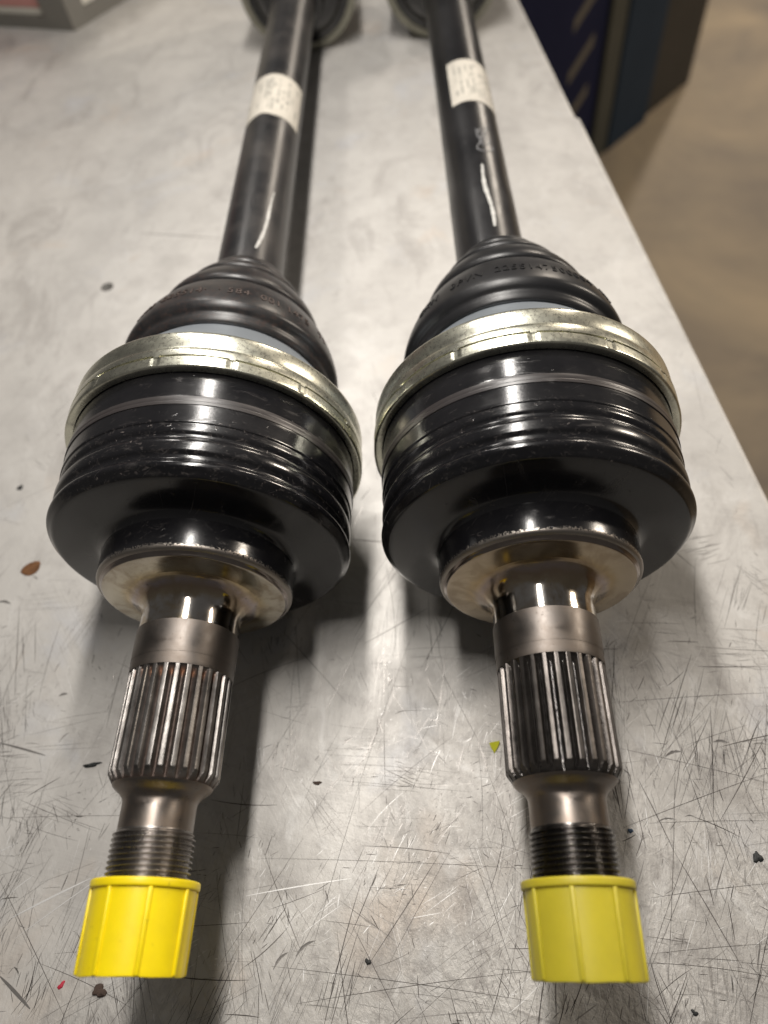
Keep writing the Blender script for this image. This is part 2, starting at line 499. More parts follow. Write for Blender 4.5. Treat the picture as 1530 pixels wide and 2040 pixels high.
def smooth_profile(pts, sub=4):
    """Catmull-Rom through (s, r) points; a point given as a 3-tuple is a sharp corner"""
    P = [(p[0], p[1]) for p in pts]
    sharp = [len(p) > 2 for p in pts]
    out = []
    n = len(P)
    for i in range(n - 1):
        p1, p2 = P[i], P[i + 1]
        p0 = P[i - 1] if i > 0 and not sharp[i] else (2 * p1[0] - p2[0], 2 * p1[1] - p2[1])
        p3 = P[i + 2] if i + 2 < n and not sharp[i + 1] else (2 * p2[0] - p1[0], 2 * p2[1] - p1[1])
        for j in range(sub):
            t = j / sub
            q = []
            for d in (0, 1):
                q.append(.5 * (2 * p1[d] + (p2[d] - p0[d]) * t + (2 * p0[d] - 5 * p1[d] + 4 * p2[d] - p3[d]) * t * t
                               + (3 * p1[d] - p0[d] - 3 * p2[d] + p3[d]) * t ** 3))
            out.append(tuple(q))
    out.append(P[-1])
    return mm(out)

def prism(pts, z0, z1):
    """closed prism of a plan outline"""
    bm = bmesh.new()
    lo = [bm.verts.new((x, y, z0)) for x, y in pts]
    hi = [bm.verts.new((x, y, z1)) for x, y in pts]
    bm.faces.new(lo[::-1])
    bm.faces.new(hi)
    n = len(pts)
    for i in range(n):
        bm.faces.new((lo[i], lo[(i + 1) % n], hi[(i + 1) % n], hi[i]))
    bmesh.ops.recalc_face_normals(bm, faces=bm.faces)
    me = bpy.data.meshes.new('prism')
    bm.to_mesh(me)
    bm.free()
    return me

def box_mesh(x0, x1, y0, y1, z0, z1, bevel=0.0):
    me = prism([(x0, y0), (x1, y0), (x1, y1), (x0, y1)], z0, z1)
    if bevel:
        bm = bmesh.new()
        bm.from_mesh(me)
        bmesh.ops.bevel(bm, geom=list(bm.edges), offset=bevel, segments=2, affect='EDGES', profile=.5)
        bm.to_mesh(me)
        bm.free()
    return me

# ================================================================== setting: floor
FLZ = -0.90
fl = link('floor', prism([(-3, -3), (5, -3), (5, 7), (-3, 7)], FLZ - .05, FLZ), M['floor'], smooth=False)
fl['kind'] = 'structure'

# ================================================================== workbench
bench = empty('workbench', (0, 0, 0))
tag(bench, 'scratched pale metal workbench top carrying both black drive shafts', 'workbench')

def edge_x(y):
    return 0.1515 - 0.1128 * y
outl = [(-0.75, -0.45), (edge_x(-.45), -.45), (edge_x(.330), .330), (edge_x(.330) - .0022, .3315), (edge_x(1.5) - .0022, 1.5), (-0.75, 1.5)]
slab = prism(outl, -.0060, 0)
bm = bmesh.new()
bm.from_mesh(slab)
bmesh.ops.bevel(bm, geom=[e for e in bm.edges if all(v.co.z > -.001 for v in e.verts)], offset=.0024, segments=4, affect='EDGES', profile=.5)
bm.to_mesh(slab)
bm.free()
top = link('tabletop_sheet', slab, M['bench'], bench, smooth=False)
# drilled hole left of the boot
cut = bpy.data.objects.new('cutter', revolve(mm([(-20, 3.4), (20, 3.4)]), None, 40, cap0=True, cap1=True))
COL.objects.link(cut)
cut.rotation_euler = (PI / 2, 0, 0)
cut.location = (-.1465, .2071, 0)
bpy.context.view_layer.update()
md = top.modifiers.new('hole', 'BOOLEAN')
md.operation = 'DIFFERENCE'
md.object = cut
md.solver = 'EXACT'
dg = bpy.context.evaluated_depsgraph_get()
newme = bpy.data.meshes.new_from_object(top.evaluated_get(dg))
top.modifiers.clear()
top.data = newme
if not newme.materials:
    newme.materials.append(M['bench'])
bpy.data.objects.remove(cut, do_unlink=True)
o = link('folded_edge', prism([(edge_x(-.45) - .003, -.45), (edge_x(-.45) - .0004, -.45), (edge_x(1.5) - .0030, 1.5), (edge_x(1.5) - .0056, 1.5)], -.045, -.0061), M['bench_edge'], bench, smooth=False)
o = link('core_board', prism([(-.74, -.44), (edge_x(-.44) - .02, -.44), (edge_x(1.5) - .02, 1.49), (-.74, 1.49)], -.040, -.0065), M['bench_under'], bench, smooth=False)
for (x, y) in ((-.70, -.40), (.12, -.40), (-.70, 1.44), (-.08, 1.44)):
    link('leg', box_mesh(x - .025, x + .025, y - .025, y + .025, FLZ, -.0405, .003), M['bench_under'], bench, smooth=False)

# ================================================================== drive shafts
HOUSING = [(9.2, 28.4), (10.0, 29.0), (10.8, 30.2), (11.3, 32.0), (11.7, 35), (12.2, 40), (12.5, 42.4), (12.9, 43.2, 1), (13.6, 43.9), (14.6, 44.9), (15.6, 45.1), (16.5, 44.7),
           (17.3, 43.9), (18.2, 43.6), (19.2, 43.9), (20.0, 44.6), (21.2, 44.9), (22.8, 44.9), (23.8, 44.5), (24.6, 43.9), (25.6, 43.8), (26.4, 44.3), (27.2, 44.6), (28.3, 44.65), (28.9, 44.7), (29.3, 45.0),
           (31, 45.0), (34.9, 45.0), (35.1, 45.25, 1), (36.1, 45.3), (36.3, 45.15), (37.0, 45.3), (38.0, 45.25, 1), (38.2, 45.0), (42, 45.0), (46, 45.0), (50, 45.0)]
COLLAR = [(-.1, 27.2), (.25, 27.9), (.9, 28.3), (2, 28.4), (5, 28.4), (9.2, 28.4)]
NECK_FACE = [(-2.2, 19.3), (-1.95, 20.8), (-1.7, 22.8), (-1.45, 24.8), (-1.25, 26.1), (-1.0, 26.5, 1), (-.6, 26.7), (-.1, 27.2)]
NECK = [(-13.4, 14.0), (-11, 13.95), (-8.6, 13.98), (-7.1, 14.2), (-5.7, 14.8), (-4.5, 15.7), (-3.5, 16.9), (-2.7, 18.1), (-2.2, 19.3)]
SEAT = [(-25.9, 13.9), (-25.6, 14.05), (-22.4, 14.1), (-22.1, 14.2), (-14.2, 14.25), (-13.7, 14.15), (-13.45, 14.05), (-13.4, 14.0)]
NECK2 = [(-64.6, 9.1), (-62, 9.1), (-58.5, 9.12), (-57.3, 9.4), (-56.2, 10.2), (-55.3, 11.3), (-54.6, 12.1), (-54.0, 12.5)]
RING = [(46.9, 45.3, 1), (46.8, 46.9), (47.0, 47.6), (47.6, 47.85), (49.6, 47.9), (50.3, 47.9), (50.4, 47.9), (50.9, 47.9), (51.0, 47.9), (52.0, 47.9), (53.6, 47.75), (54.2, 47.35), (55.0, 47.3), (57.0, 47.55), (59.5, 47.55), (60.4, 47.35), (60.8, 46.9), (60.8, 45.2, 1)]
COVER = [(59.0, 45.1), (61.5, 44.8), (63, 44.0), (66, 42.2), (72, 38.6), (78, 34.6), (80, 33.0)]
BOOT = [(81.0, 32.6), (79.4, 33.0), (78.8, 33.9), (78.9, 35.0), (80.2, 35.8), (82.0, 36.1), (83.2, 37.3), (84.6, 38.1), (86.4, 38.1), (89, 37.6), (92, 36.8), (96, 35.4), (100, 33.6), (102.6, 32.2), (103.8, 31.0), (104.4, 29.0), (104.8, 26.8), (105.2, 26.2), (105.6, 27.4), (106.3, 29.3), (107.6, 30.2), (110.4, 29.7),
        (114, 28.2), (117.0, 26.5), (118.7, 25.2), (119.4, 23.4), (119.8, 21.6), (120.2, 21.0), (120.6, 21.8), (121.3, 23.4), (122.6, 23.8), (125.4, 22.5), (128.4, 20.3), (129.8, 18.8), (130.4, 17.4), (130.9, 16.9), (131.5, 17.5), (132.6, 17.9), (134.2, 17.4), (135.6, 16.7), (136.8, 15.9), (137.2, 15.0), (137.2, 13.2, 1)]
SPL0, SPL1 = -54.0, -25.0   # mm

def prof_r(prof, s):
    pr = smooth_profile(prof, 6)
    s *= .001 if s > 1 else 1
    best = None
    for (a, ra), (b, rb) in zip(pr, pr[1:]):
        if a <= s <= b and b > a:
            v = ra + (rb - ra) * (s - a) / (b - a)
            best = v if best is None else max(best, v)
    return best if best else .037

def spline_mesh(nt, phase):
    st = []
    st += [SPL0, -53.9]
    s = -53.6
    while s < -50.6:
        st.append(s)
        s += .22
    s = -50.5
    while s < -29:
        st.append(s)
        s += 1.6
    s = -28.8
    while s < SPL1:
        st.append(s)
        s += .28
    st.append(SPL1)
    seg = nt * 16
    RT, RR = 13.95, 12.45
    def f(s, r, th):
        sm = s * 1000
        u = ((th / (2 * PI)) * nt + phase) % 1.0
        d = abs(u - .5) * 2          # 1 at groove centre, 0 at tooth centre
        # tooth: flat land, slanted flank, rounded root
        if d < .36:
            k = 0.0
        elif d < .82:
            k = (d - .36) / .46
        else:
            k = 1.0
        k = k * k * (3 - 2 * k) * .35 + k * .65
        rr = RT - (RT - RR) * k
        # groove run-out towards the bearing seat (hob exit, rounded)
        if sm > -28.2:
            e = min(1.0, (sm + 28.2) / 2.6)
            rr = max(rr, RR + (RT - RR) * e * e)
        rch = 12.5 + (sm - SPL0) * .62   # chamfer cone at the near end
        if sm > -25.4:
            rr = min(rr, 13.95)
        return s, min(rr, rch) * .001
    return revolve([(x * .001, 0) for x in st], f, seg)

def thread_mesh():
    pitch = 1.22
    st = []
    s = -93.0
    while s < -64.2:
        st.append(s)
        s += pitch / 14
    st.append(-64.2)
    def f(s, r, th):
        sm = s * 1000
        u = ((sm / pitch) - th / (2 * PI)) % 1.0
        d = abs(u - .5) * 2
        k = .5 - .5 * math.cos(PI * max(0.0, min(1.0, (d - .05) / .88)))
        rr = 9.98 - .80 * k
        if sm > -65.6:
            e = min(1.0, (sm + 65.6) / 1.2)
            rr = rr + (9.1 - rr) * e
        return s, rr * .001
    return revolve([(x * .001, 0) for x in st], f, 72, cap0=True)

def ring_mesh(phase):
    def f(s, r, th):
        sm = s * 1000
        if 50.35 < sm < 50.95:
            u = (th / (2 * PI) * 14 + phase) % 1.0
            if .05 < u < .95:
                r -= .0009
        elif 46.5 < sm <= 50.35 and r > .0478:
            u = (th / (2 * PI) * 14 + phase) % 1.0
            if u < .05 or u > .95:
                r -= .00022
            r += .00006 * math.sin(th * 9 + phase)
        return s, r
    pr = smooth_profile(RING, 3)
    return revolve(pr, f, 14 * 40, closed=True)

def wrap_text(body, size, prof, s_base, ang0, ang1, height, even=True):
    """raised lettering wrapped round the axis; tops point along +Y. Angles in degrees, 0 = up, + = +X"""
    cu = bpy.data.curves.new('txt', 'FONT')
    cu.body = body
    cu.size = size
    cu.extrude = .0005
    cu.align_x = 'LEFT'
    cu.space_character = 1.15
    ob = bpy.data.objects.new('txt', cu)
    COL.objects.link(ob)
    dg = bpy.context.evaluated_depsgraph_get()
    me = bpy.data.meshes.new_from_object(ob.evaluated_get(dg))
    bpy.data.objects.remove(ob, do_unlink=True)
    xs = [v.co.x for v in me.vertices]
    x0, x1 = min(xs), max(xs)
    for v in me.vertices:
        a = math.radians(ang0 + (ang1 - ang0) * (v.co.x - x0) / (x1 - x0))
        s = s_base * .001 + v.co.y
        r = prof_r(prof, s) + (height if v.co.z > 0 else -.0006)
        v.co = (r * math.sin(a), s, r * math.cos(a))
    me.update()
    return me

def patch_mesh(r, pts_fn, nu, nv, lift):
    """thin closed sheet wrapped on a tube of radius r: pts_fn(u, v) -> (angle deg, s)"""
    vs, fs = [], []
    for L in (0, 1):
        for j in range(nv + 1):
            for i in range(nu + 1):
                a, s = pts_fn(i / nu, j / nv)
                a = math.radians(a)
                rr = r + (lift if L else -.0001)
                vs.append((rr * math.sin(a), s, rr * math.cos(a)))
    N = (nu + 1) * (nv + 1)
    idx = lambda L, i, j: L * N + j * (nu + 1) + i
    for j in range(nv):
        for i in range(nu):
            fs.append((idx(1, i, j), idx(1, i + 1, j), idx(1, i + 1, j + 1), idx(1, i, j + 1)))
            fs.append((idx(0, i, j + 1), idx(0, i + 1, j + 1), idx(0, i + 1, j), idx(0, i, j)))
    for i in range(nu):
        fs.append((idx(0, i, 0), idx(0, i + 1, 0), idx(1, i + 1, 0), idx(1, i, 0)))
        fs.append((idx(1, i, nv), idx(1, i + 1, nv), idx(0, i + 1, nv), idx(0, i, nv)))
    for j in range(nv):
        fs.append((idx(1, 0, j), idx(1, 0, j + 1), idx(0, 0, j + 1), idx(0, 0, j)))
        fs.append((idx(0, nu, j), idx(0, nu, j + 1), idx(1, nu, j + 1), idx(1, nu, j)))
    me = bpy.data.meshes.new('patch')
    me.from_pydata(vs, [], fs)
    return me

def drive_shaft(x0, yaw, side, label):
    L = side == 'L'
    root = empty('drive_shaft', (x0, 0.0, 0.0), 0.0)
    tag(root, label, 'drive shaft', 'pair of drive shafts on the bench')
    def part(name, me, mat, parent=root, auto=40):
        o = link(name, me, mat, parent, True, auto)
        if parent is root:
            o.location = (0, 0, AXH)
        return o
    hs = part('joint_housing', revolve(smooth_profile(HOUSING, 4), None, 256), M['paintL' if L else 'paintR'])
    part('housing_collar', revolve(smooth_profile(COLLAR, 4), None, 192), M['paintL' if L else 'paintR'], hs)
    nk = part('stub_neck', revolve(smooth_profile(NECK, 5), None, 160), M['stubL' if L else 'stubR'])
    part('stub_shoulder', revolve(smooth_profile(NECK_FACE, 5), None, 192), M['stubL' if L else 'stubR'], nk)
    part('bearing_seat', revolve(smooth_profile(SEAT, 3), None, 160), M['seat'])
    part('spline', spline_mesh(29, .25 if L else .55), M['splineL' if L else 'splineR'], auto=28)
    part('turned_neck', revolve(smooth_profile(NECK2, 5), None, 128), M['neckend'])
    part('thread', thread_mesh(), M['threadL' if L else 'threadR'], auto=75)
    part('clamp_ring', ring_mesh(.19 if L else .02), M['ringL' if L else 'ringR'], auto=30)
    part('boot_cover_plate', revolve(smooth_profile(COVER, 4), None, 160), M['cover'])
    bt = part('rubber_boot', revolve(smooth_profile(BOOT, 5), None, 192), M['rubberL' if L else 'rubberR'])
    if L:
        part('raised_lettering', wrap_text('I 3V  3353 ·225514·  · 584  001 1475   71', .0050, BOOT, 90.0, -62, 72, .00024), M['letterL'], bt, 30)
    else:
        part('raised_lettering', wrap_text('GKN   3PVN  2255147500004   XT', .0052, BOOT, 90.0, -58, 57, .00032), M['letterR'], bt, 30)
    # shaft: leaves the joint centre at a small angle and sinks towards the smaller inner joint
    SL = -.0225
    q = Vector((yaw, 1, SL)).normalized()
    rot = Vector((0, 1, 0)).rotation_difference(q).to_euler()
    def sh(name, me, mat, parent=None, auto=40):
        o = link(name, me, mat, parent or root, True, auto)
        if parent is None:
            o.location = (0, .045, AXH)
            o.rotation_euler = rot
        return o
    RS = .01345
    # stations are measured from the joint centre
    if L:
        prof = [(60, 13.45), (190, 13.45), (432, 13.45)]
    else:
        prof = [(60, 13.55), (141, 13.55), (141.6, 13.48), (432, 13.48)]
    prof2 = []
    for (a, ra), (b, rb) in zip(prof, prof[1:]):
        for i in range(8):
            prof2.append((a + (b - a) * i / 8, ra + (rb - ra) * i / 8))
    prof2.append(prof[-1])
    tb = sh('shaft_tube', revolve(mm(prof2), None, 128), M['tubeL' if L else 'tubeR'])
    if L:
        lab = (208.0, 249.0, -52, 78, -1)
    else:
        lab = (203.0, 245.0, -34, 72, 1)
    s0, s1, a0, a1, sk = lab
    def lp(u, v):
        a = a0 + (a1 - a0) * u
        s = s0 + (s1 - s0) * v
        if L:     # torn notch in the near edge
            s += .0016 * 1000 * max(0.0, 1 - abs(u - .34) * 5) * (1 - v) + 1.2 * (1 - u) * (1 - v) * 0
        return a, s * .001
    pl = sh('paper_label', patch_mesh(RS + .00002, lp, 40, 14, .00022), M['label'])
    # small print: columns of grey marks too fine to read
    rnd = random.Random(5 if L else 9)
    cols = [.14, .24, .36, .42, .48, .56, .64, .72, .80, .90]
    for cu_ in cols:
        v = .12 + rnd.random() * .1
        while v < .86:
            ln = rnd.uniform(.05, .22)
            if rnd.random() < .72:
                v1 = min(.9, v + ln)
                w_ = rnd.uniform(.008, .028)
                def pp(u, vv, v=v, v1=v1, w_=w_, cu_=cu_):
                    return a0 + (a1 - a0) * (cu_ + (u - .5) * 2 * w_), (s0 + (s1 - s0) * (v + (v1 - v) * vv)) * .001
                link('print_mark', patch_mesh(RS + .00024, pp, 2, 3, .00004), M['print'], pl, False)
            v += ln + rnd.uniform(.02, .08)
    # brush stroke of white paint
    ph = 0.0
    def stroke(u, v):
        if L:
            a = 25 + 20 * v + 3 * math.sin(v * 5)
            s = 103.5 + 42 * v
        else:
            a = 6 - 4 * v + 2 * math.sin(v * 7)
            s = 104 + 44 * v
        wdt = 3.3 * (math.sin(PI * min(1, max(0, .06 + v * .9))) ** .35) * (1 + .10 * math.sin(v * 37) + .08 * math.sin(v * 71 + 1) + .12 * math.sin(v * 13))
        if L:
            wdt *= 1.0 - .45 * v
        return a + (u - .5) * 2 * wdt, s * .001
    part_o = sh('paint_stroke', patch_mesh(RS + (.0001 if not L else .00002), stroke, 4, 60, .0003), M['chalk'])
    if not L:
        # chalk scribble: a looped squiggle
        cu = bpy.data.curves.new('scribble', 'CURVE')
        cu.dimensions = '3D'
        cu.bevel_depth = .00035
        cu.bevel_resolution = 1
        sp = cu.splines.new('POLY')
        pts = []
        for i in range(120):
            u = i / 119
            s = 160 + 19 * u + 3.4 * math.cos(u * 23)
            a = 17 + 13 * math.sin(u * 23 + .5) * (1 - .4 * u + .3 * math.sin(u * 9)) - 4 * u
            aa = math.radians(a)
            pts.append((.01338 * math.sin(aa), s * .001, .01338 * math.cos(aa)))
        sp.points.add(len(pts) - 1)
        for p, c in zip(sp.points, pts):
            p.co = (*c, 1)
        ob = bpy.data.objects.new('scribble', cu)
        COL.objects.link(ob)
        dg = bpy.context.evaluated_depsgraph_get()
        me = bpy.data.meshes.new_from_object(ob.evaluated_get(dg))
        bpy.data.objects.remove(ob, do_unlink=True)
        sh('chalk_scribble', me, M['chalkgrey'])
    # inner joint at the far end
    ij = sh('inner_joint', revolve(smooth_profile([(372, 13.4), (372.5, 16.5), (376, 18), (380, 19), (381, 22), (386, 27), (390, 30), (392, 34.5), (398, 36.2), (404, 36.2), (460, 36), (461, 20)], 4), None, 128), M['paintL' if L else 'paintR'])
    ij.location = Vector((0, .045, AXH)) + q * .010
    link('inner_joint_ring', revolve(smooth_profile([(391, 34.0, 1), (390.6, 37.5), (391.4, 38.6), (394, 38.9), (402, 38.9), (404, 38.4), (404, 36.4, 1)], 3), None, 128), M['ringfar'], ij, True, 40)
    return root

drive_shaft(-.05015, -.015, 'L', 'left drive shaft, dusty black boot, rust in the spline, bright yellow cap end')
drive_shaft(.05015, -.030, 'R', 'right drive shaft, clean black boot, greasy spline, chalk scribble on its tube')

# ================================================================== thread caps
def thread_cap(x0, mat, label, phase, seed):
    root = empty('thread_cap', (x0, 0, 0))
    tag(root, label, 'thread cap', 'plastic caps on the drive shaft threads')
    rnd = random.Random(seed)
    def part(name, me, auto=35):
        o = link(name, me, mat, root, True, auto)
        o.location = (0, 0, AXH)
        return o
    ph = [rnd.uniform(0, 6) for _ in range(3)]
    def ragged(s, r, th):
        if s < -.0938:
            s += .00007 * math.sin(3 * th + ph[0]) + .00005 * math.sin(8 * th + ph[1])
        return s, r
    part('cap_body', revolve(smooth_profile([(-93.2, .5, 1), (-93.6, 6), (-94.1, 10.4), (-94.2, 11.1), (-94.0, 11.5), (-93.2, 11.62), (-85, 11.75), (-76.9, 11.9, 1), (-76.9, 10.15, 1), (-92.9, 10.12, 1), (-93.0, .5)], 4), ragged, 128))
    part('rim', revolve(smooth_profile([(-77.2, 11.5, 1), (-77.2, 12.2), (-77.0, 12.5), (-76.6, 12.6), (-75.7, 12.6), (-75.4, 12.45), (-75.3, 12.1), (-75.3, 10.3, 1), (-75.6, 10.1), (-77.2, 10.1, 1)], 3), None, 128, closed=True))
    for k in range(8):
        a = math.radians(phase + 45 * k)
        me = box_mesh(-.00055, .00055, -.0940, -.0771, .0112, .01245, .0003)
        for v in me.vertices:      # slight draft: rib is lower at the closed end
            if v.co.y < -.09 and v.co.z > .0119:
                v.co.z -= .00035
        me.transform(Matrix.Rotation(a, 4, 'Y'))
        o = part('rib', me, 50)
    return root

thread_cap(-.05015, M['yellowL'], 'bright opaque yellow plastic cap on the left drive shaft thread', 27, 1)
thread_cap(.05015, M['yellowR'], 'dull translucent olive yellow plastic cap on the right drive shaft thread', -14, 2)

# ================================================================== marks on the bench
rnd = random.Random(21)

def ribbon(bm, x, y, ang, ln, wd, curve=0.0, z=.00003, n=6):
    dx, dy = math.cos(ang), math.sin(ang)
    lft, rgt_ = [], []
    for i in range(n + 1):
        t = i / n
        off = curve * (t * (1 - t)) * 4 * ln
        px = x + dx * ln * (t - .5) - dy * off
        py = y + dy * ln * (t - .5) + dx * off
        w_ = wd * .5 * max(.08, math.sin(PI * (.04 + .92 * t)) ** .6)
        lft.append(bm.verts.new((px - dy * w_, py + dx * w_, z)))
        rgt_.append(bm.verts.new((px + dy * w_, py - dx * w_, z)))
    for i in range(n):
        bm.faces.new((rgt_[i], rgt_[i + 1], lft[i + 1], lft[i]))

def on_table(x, y):
    return x < edge_x(y) - .004

def density(x, y):
    """more wear near the front and to the right"""
    d = .10 + 1.1 * max(0.0, min(1.0, (.03 - y) / .10)) * (.35 + .65 * max(0, min(1, (x + .06) / .09)))
    d += .25 * max(0.0, min(1.0, (.06 - y) / .12))
    return min(1.0, d)

def scatter(n, mat, name, zoff, wr, lr, angs, seed, gain=1.0):
    rnd = random.Random(seed)
    bm = bmesh.new()
    k = 0
    tries = 0
    while k < n and tries < n * 60:
        tries += 1
        x, y = rnd.uniform(-.17, .16), rnd.uniform(-.15, .14)
        if rnd.random() < .12:
            x, y = rnd.uniform(-.34, .15), rnd.uniform(-.1, .6)
        if not on_table(x, y) or rnd.random() > density(x, y):
            continue
        m, sd, wgt = rnd.choices(angs, [a[2] for a in angs])[0]
        a = math.radians(rnd.gauss(m, sd))
        ln = lr[0] * (lr[1] / lr[0]) ** (rnd.random() ** 1.6)
        if not on_table(x + math.cos(a) * ln / 2, y + math.sin(a) * ln / 2) or not on_table(x - math.cos(a) * ln / 2, y - math.sin(a) * ln / 2):
            continue
        wd = wr[0] * (wr[1] / wr[0]) ** (rnd.random() ** 2)
        ribbon(bm, x, y, a, ln, wd, rnd.gauss(0, .015), zoff)
        k += 1
        if rnd.random() < .30:      # a scuff: a bundle of short near-parallel marks
            for _ in range(rnd.randint(4, 13)):
                l2 = ln * rnd.uniform(.12, .6)
                x2, y2 = x + rnd.gauss(0, .0035), y + rnd.gauss(0, .0035)
                if on_table(x2 + .01, y2):
                    ribbon(bm, x2, y2, a + rnd.gauss(0, .07), l2, wd * rnd.uniform(.4, .9), rnd.gauss(0, .02), zoff, 4)
                    k += 1
    me = bpy.data.meshes.new(name)
    bm.to_mesh(me)
    bm.free()
    o = link(name, me, mat, bench, False)
    o['kind'] = 'stuff'
    return o

ANG = [(66, 9, 3.0), (90, 7, 2.2), (112, 9, 2.0), (30, 12, 1.4), (0, 5, 1.1), (150, 14, .8)]
scatter(5600, M['scr_dark'], 'dark_scratches', .000030, (.00007, .00028), (.002, .042), ANG, 3)
scatter(6000, M['scr_mid'], 'grey_scratches', .000022, (.00006, .00030), (.002, .035), ANG, 4)
scatter(3000, M['scr_bright'], 'bright_scratches', .000026, (.00006, .00028), (.001, .016), [(75, 12, 2), (40, 14, 2), (105, 14, 1.5), (5, 8, .6)], 5)

# a few long scratches that can be told apart in the photograph
def mark(name, mat, segs, z=.00004):
    bm = bmesh.new()
    for (xa, ya, xb, yb, w_) in segs:
        ln = math.hypot(xb - xa, yb - ya)
        ribbon(bm, (xa + xb) / 2, (ya + yb) / 2, math.atan2(yb - ya, xb - xa), ln, w_, .006, z, 10)
    me = bpy.data.meshes.new(name)
    bm.to_mesh(me)
    bm.free()
    return link(name, me, mat, bench, False)

# pixel helper of the planning stage, turned into bench positions
def bench_at(px, py):
    d = rgt * ((px - 765) / 1411.2) + upv * (-(py - 1020) / 1411.2) + fwd
    c = cam.matrix_world.translation
    t = -c.z / d.z
    return c.x + d.x * t, c.y + d.y * t

def long_scratch(p, q_, w_, mat='scr_dark'):
    a, b = bench_at(*p), bench_at(*q_)
    mark('scratch', M[mat], [(a[0], a[1], b[0], b[1], w_ * .75)])

for p, q_, w_, m_ in [((520, 1710), (1070, 1732), .00016, 'scr_dark'), ((540, 1925), (1060, 1995), .00020, 'scr_dark'), ((700, 1840), (800, 2040), .00022, 'scr_dark'),
                      ((590, 2000), (1050, 1935), .00020, 'scr_dark'), ((690, 1640), (830, 1240), .00014, 'scr_dark'), ((620, 1900), (720, 1560), .00017, 'scr_dark'),
                      ((770, 1930), (900, 1690), .00016, 'scr_dark'), ((0, 1630), (290, 1625), .00014, 'scr_dark'), ((0, 1755), (130, 2030), .00024, 'scr_dark'),
                      ((1270, 1550), (1345, 1700), .00030, 'scr_dark'), ((1345, 1700), (1480, 1930), .00028, 'scr_dark'), ((1345, 1500), (1330, 1980), .00018, 'scr_dark'),
                      ((1220, 1400), (1530, 1380), .00018, 'scr_dark'), ((1240, 1650), (1530, 1540), .00022, 'scr_dark'), ((1230, 1490), (1530, 1560), .00018, 'scr_dark'),
                      ((1290, 1790), (1530, 1760), .00016, 'scr_dark'), ((1290, 1640), (1530, 1635), .00016, 'scr_dark'), ((1340, 1450), (1430, 1720), .00016, 'scr_dark'),
                      ((1280, 1960), (1420, 1560), .00016, 'scr_dark'), ((1300, 1900), (1530, 1880), .00015, 'scr_dark'), ((490, 1785), (700, 1750), .0004, 'scr_bright'),
                      ((20, 1830), (180, 1750), .0007, 'scr_bright'), ((30, 1870), (240, 1720), .0003, 'scr_bright'), ((600, 1420), (590, 1250), .00016, 'scr_dark'),
                      ((555, 1250), (690, 1400), .00020, 'scr_dark'), ((700, 1075), (765, 1080), .0005, 'scr_dark'), ((0, 1480), (90, 1505), .0009, 'scr_mid'),
                      ((0, 1945), (60, 2010), .0012, 'scr_mid'), ((280, 465), (440, 475), .0009, 'scr_mid')]:
    long_scratch(p, q_, w_, m_)

# small lumps and chips: a low irregular mound each
def lump(name, px, py, rx, ry, h, mat, label, cat, rot=0.0, seed=0, spiky=.25, group=None):
    r_ = random.Random(seed)
    x, y = bench_at(px, py)
    bm = bmesh.new()
    n = 18
    rings = [(1.0, 0.0), (.96, .35), (.75, .8), (.4, 1.0)]
    p1, p2, p3 = (r_.uniform(0, 6.3) for _ in range(3))
    off = [1 + spiky * (.6 * math.sin(2 * 2 * PI * i / n + p1) + .5 * math.sin(3 * 2 * PI * i / n + p2) + .3 * math.sin(5 * 2 * PI * i / n + p3)) for i in range(n)]
    rows = []
    for f, hz in rings:
        row = []
        for i in range(n):
            a = 2 * PI * i / n
            k = off[i] * f * (1 + .05 * r_.uniform(-1, 1))
            row.append(bm.verts.new((rx * k * math.cos(a), ry * k * math.sin(a), .00002 + h * hz * (1 + .25 * r_.uniform(-1, 1)))))
        rows.append(row)
    for a_, b_ in zip(rows, rows[1:]):
        for i in range(n):
            bm.faces.new((a_[i], a_[(i + 1) % n], b_[(i + 1) % n], b_[i]))
    bm.faces.new(rows[-1])
    bm.faces.new(rows[0][::-1])
    me = bpy.data.meshes.new(name)
    bm.to_mesh(me)
    bm.free()
    o = link(name, me, mat, None, True, 40)
    o.location = (x, y, 0)
    o.rotation_euler = (0, 0, rot)
    tag(o, label, cat, group)
    return o

lump('rust_flake', 62, 1133, .0037, .0032, .0006, M['rust'], 'round brown rust flake lying on the bench left of the left joint', 'rust flake', .3, 1, .13)
lump('metal_shaving', 183, 1524, .0030, .0007, .0006, M['dark'], 'thin dark sliver beside the left spline', 'metal sliver', .12, 2, .3)
lump('dark_crumb', 1509, 1708, .0011, .0017, .0005, M['dark'], 'black crumb near the right picture edge beside the right cap', 'crumb', .2, 3, .45)
lump('paint_fleck', 122, 1963, .0011, .0007, .0003, M['red'], 'tiny red paint fleck in front of the left cap', 'paint fleck', .9, 4, .3)
lump('dirt_lump', 198, 1974, .0019, .0016, .0009, M['dirt'], 'small reddish brown dirt lump just below the left cap', 'dirt lump', .5, 5, .35)
lump('dark_crumb', 40, 972, .0016, .0010, .0005, M['dark'], 'small dark crumb above the rust flake at left', 'crumb', .4, 6, .3)
lump('paint_chip', 1256, 1655, .0007, .0007, .0003, M['bluechip'], 'tiny dark blue paint chip right of the right thread', 'paint chip', .2, 7, .25)
lump('dark_crumb', 632, 1560, .0012, .0007, .0004, M['dirt'], 'grey brown crumb on the bench between the two splines', 'crumb', 0, 8, .3)
lump('dark_crumb', 733, 1916, .0007, .0009, .0003, M['dark'], 'black speck at the bottom middle between the caps', 'crumb', .5, 9, .3)
lump('dark_crumb', 1384, 2018, .0007, .0008, .0003, M['dark'], 'black speck in the lower right corner of the bench', 'crumb', .5, 10, .4)

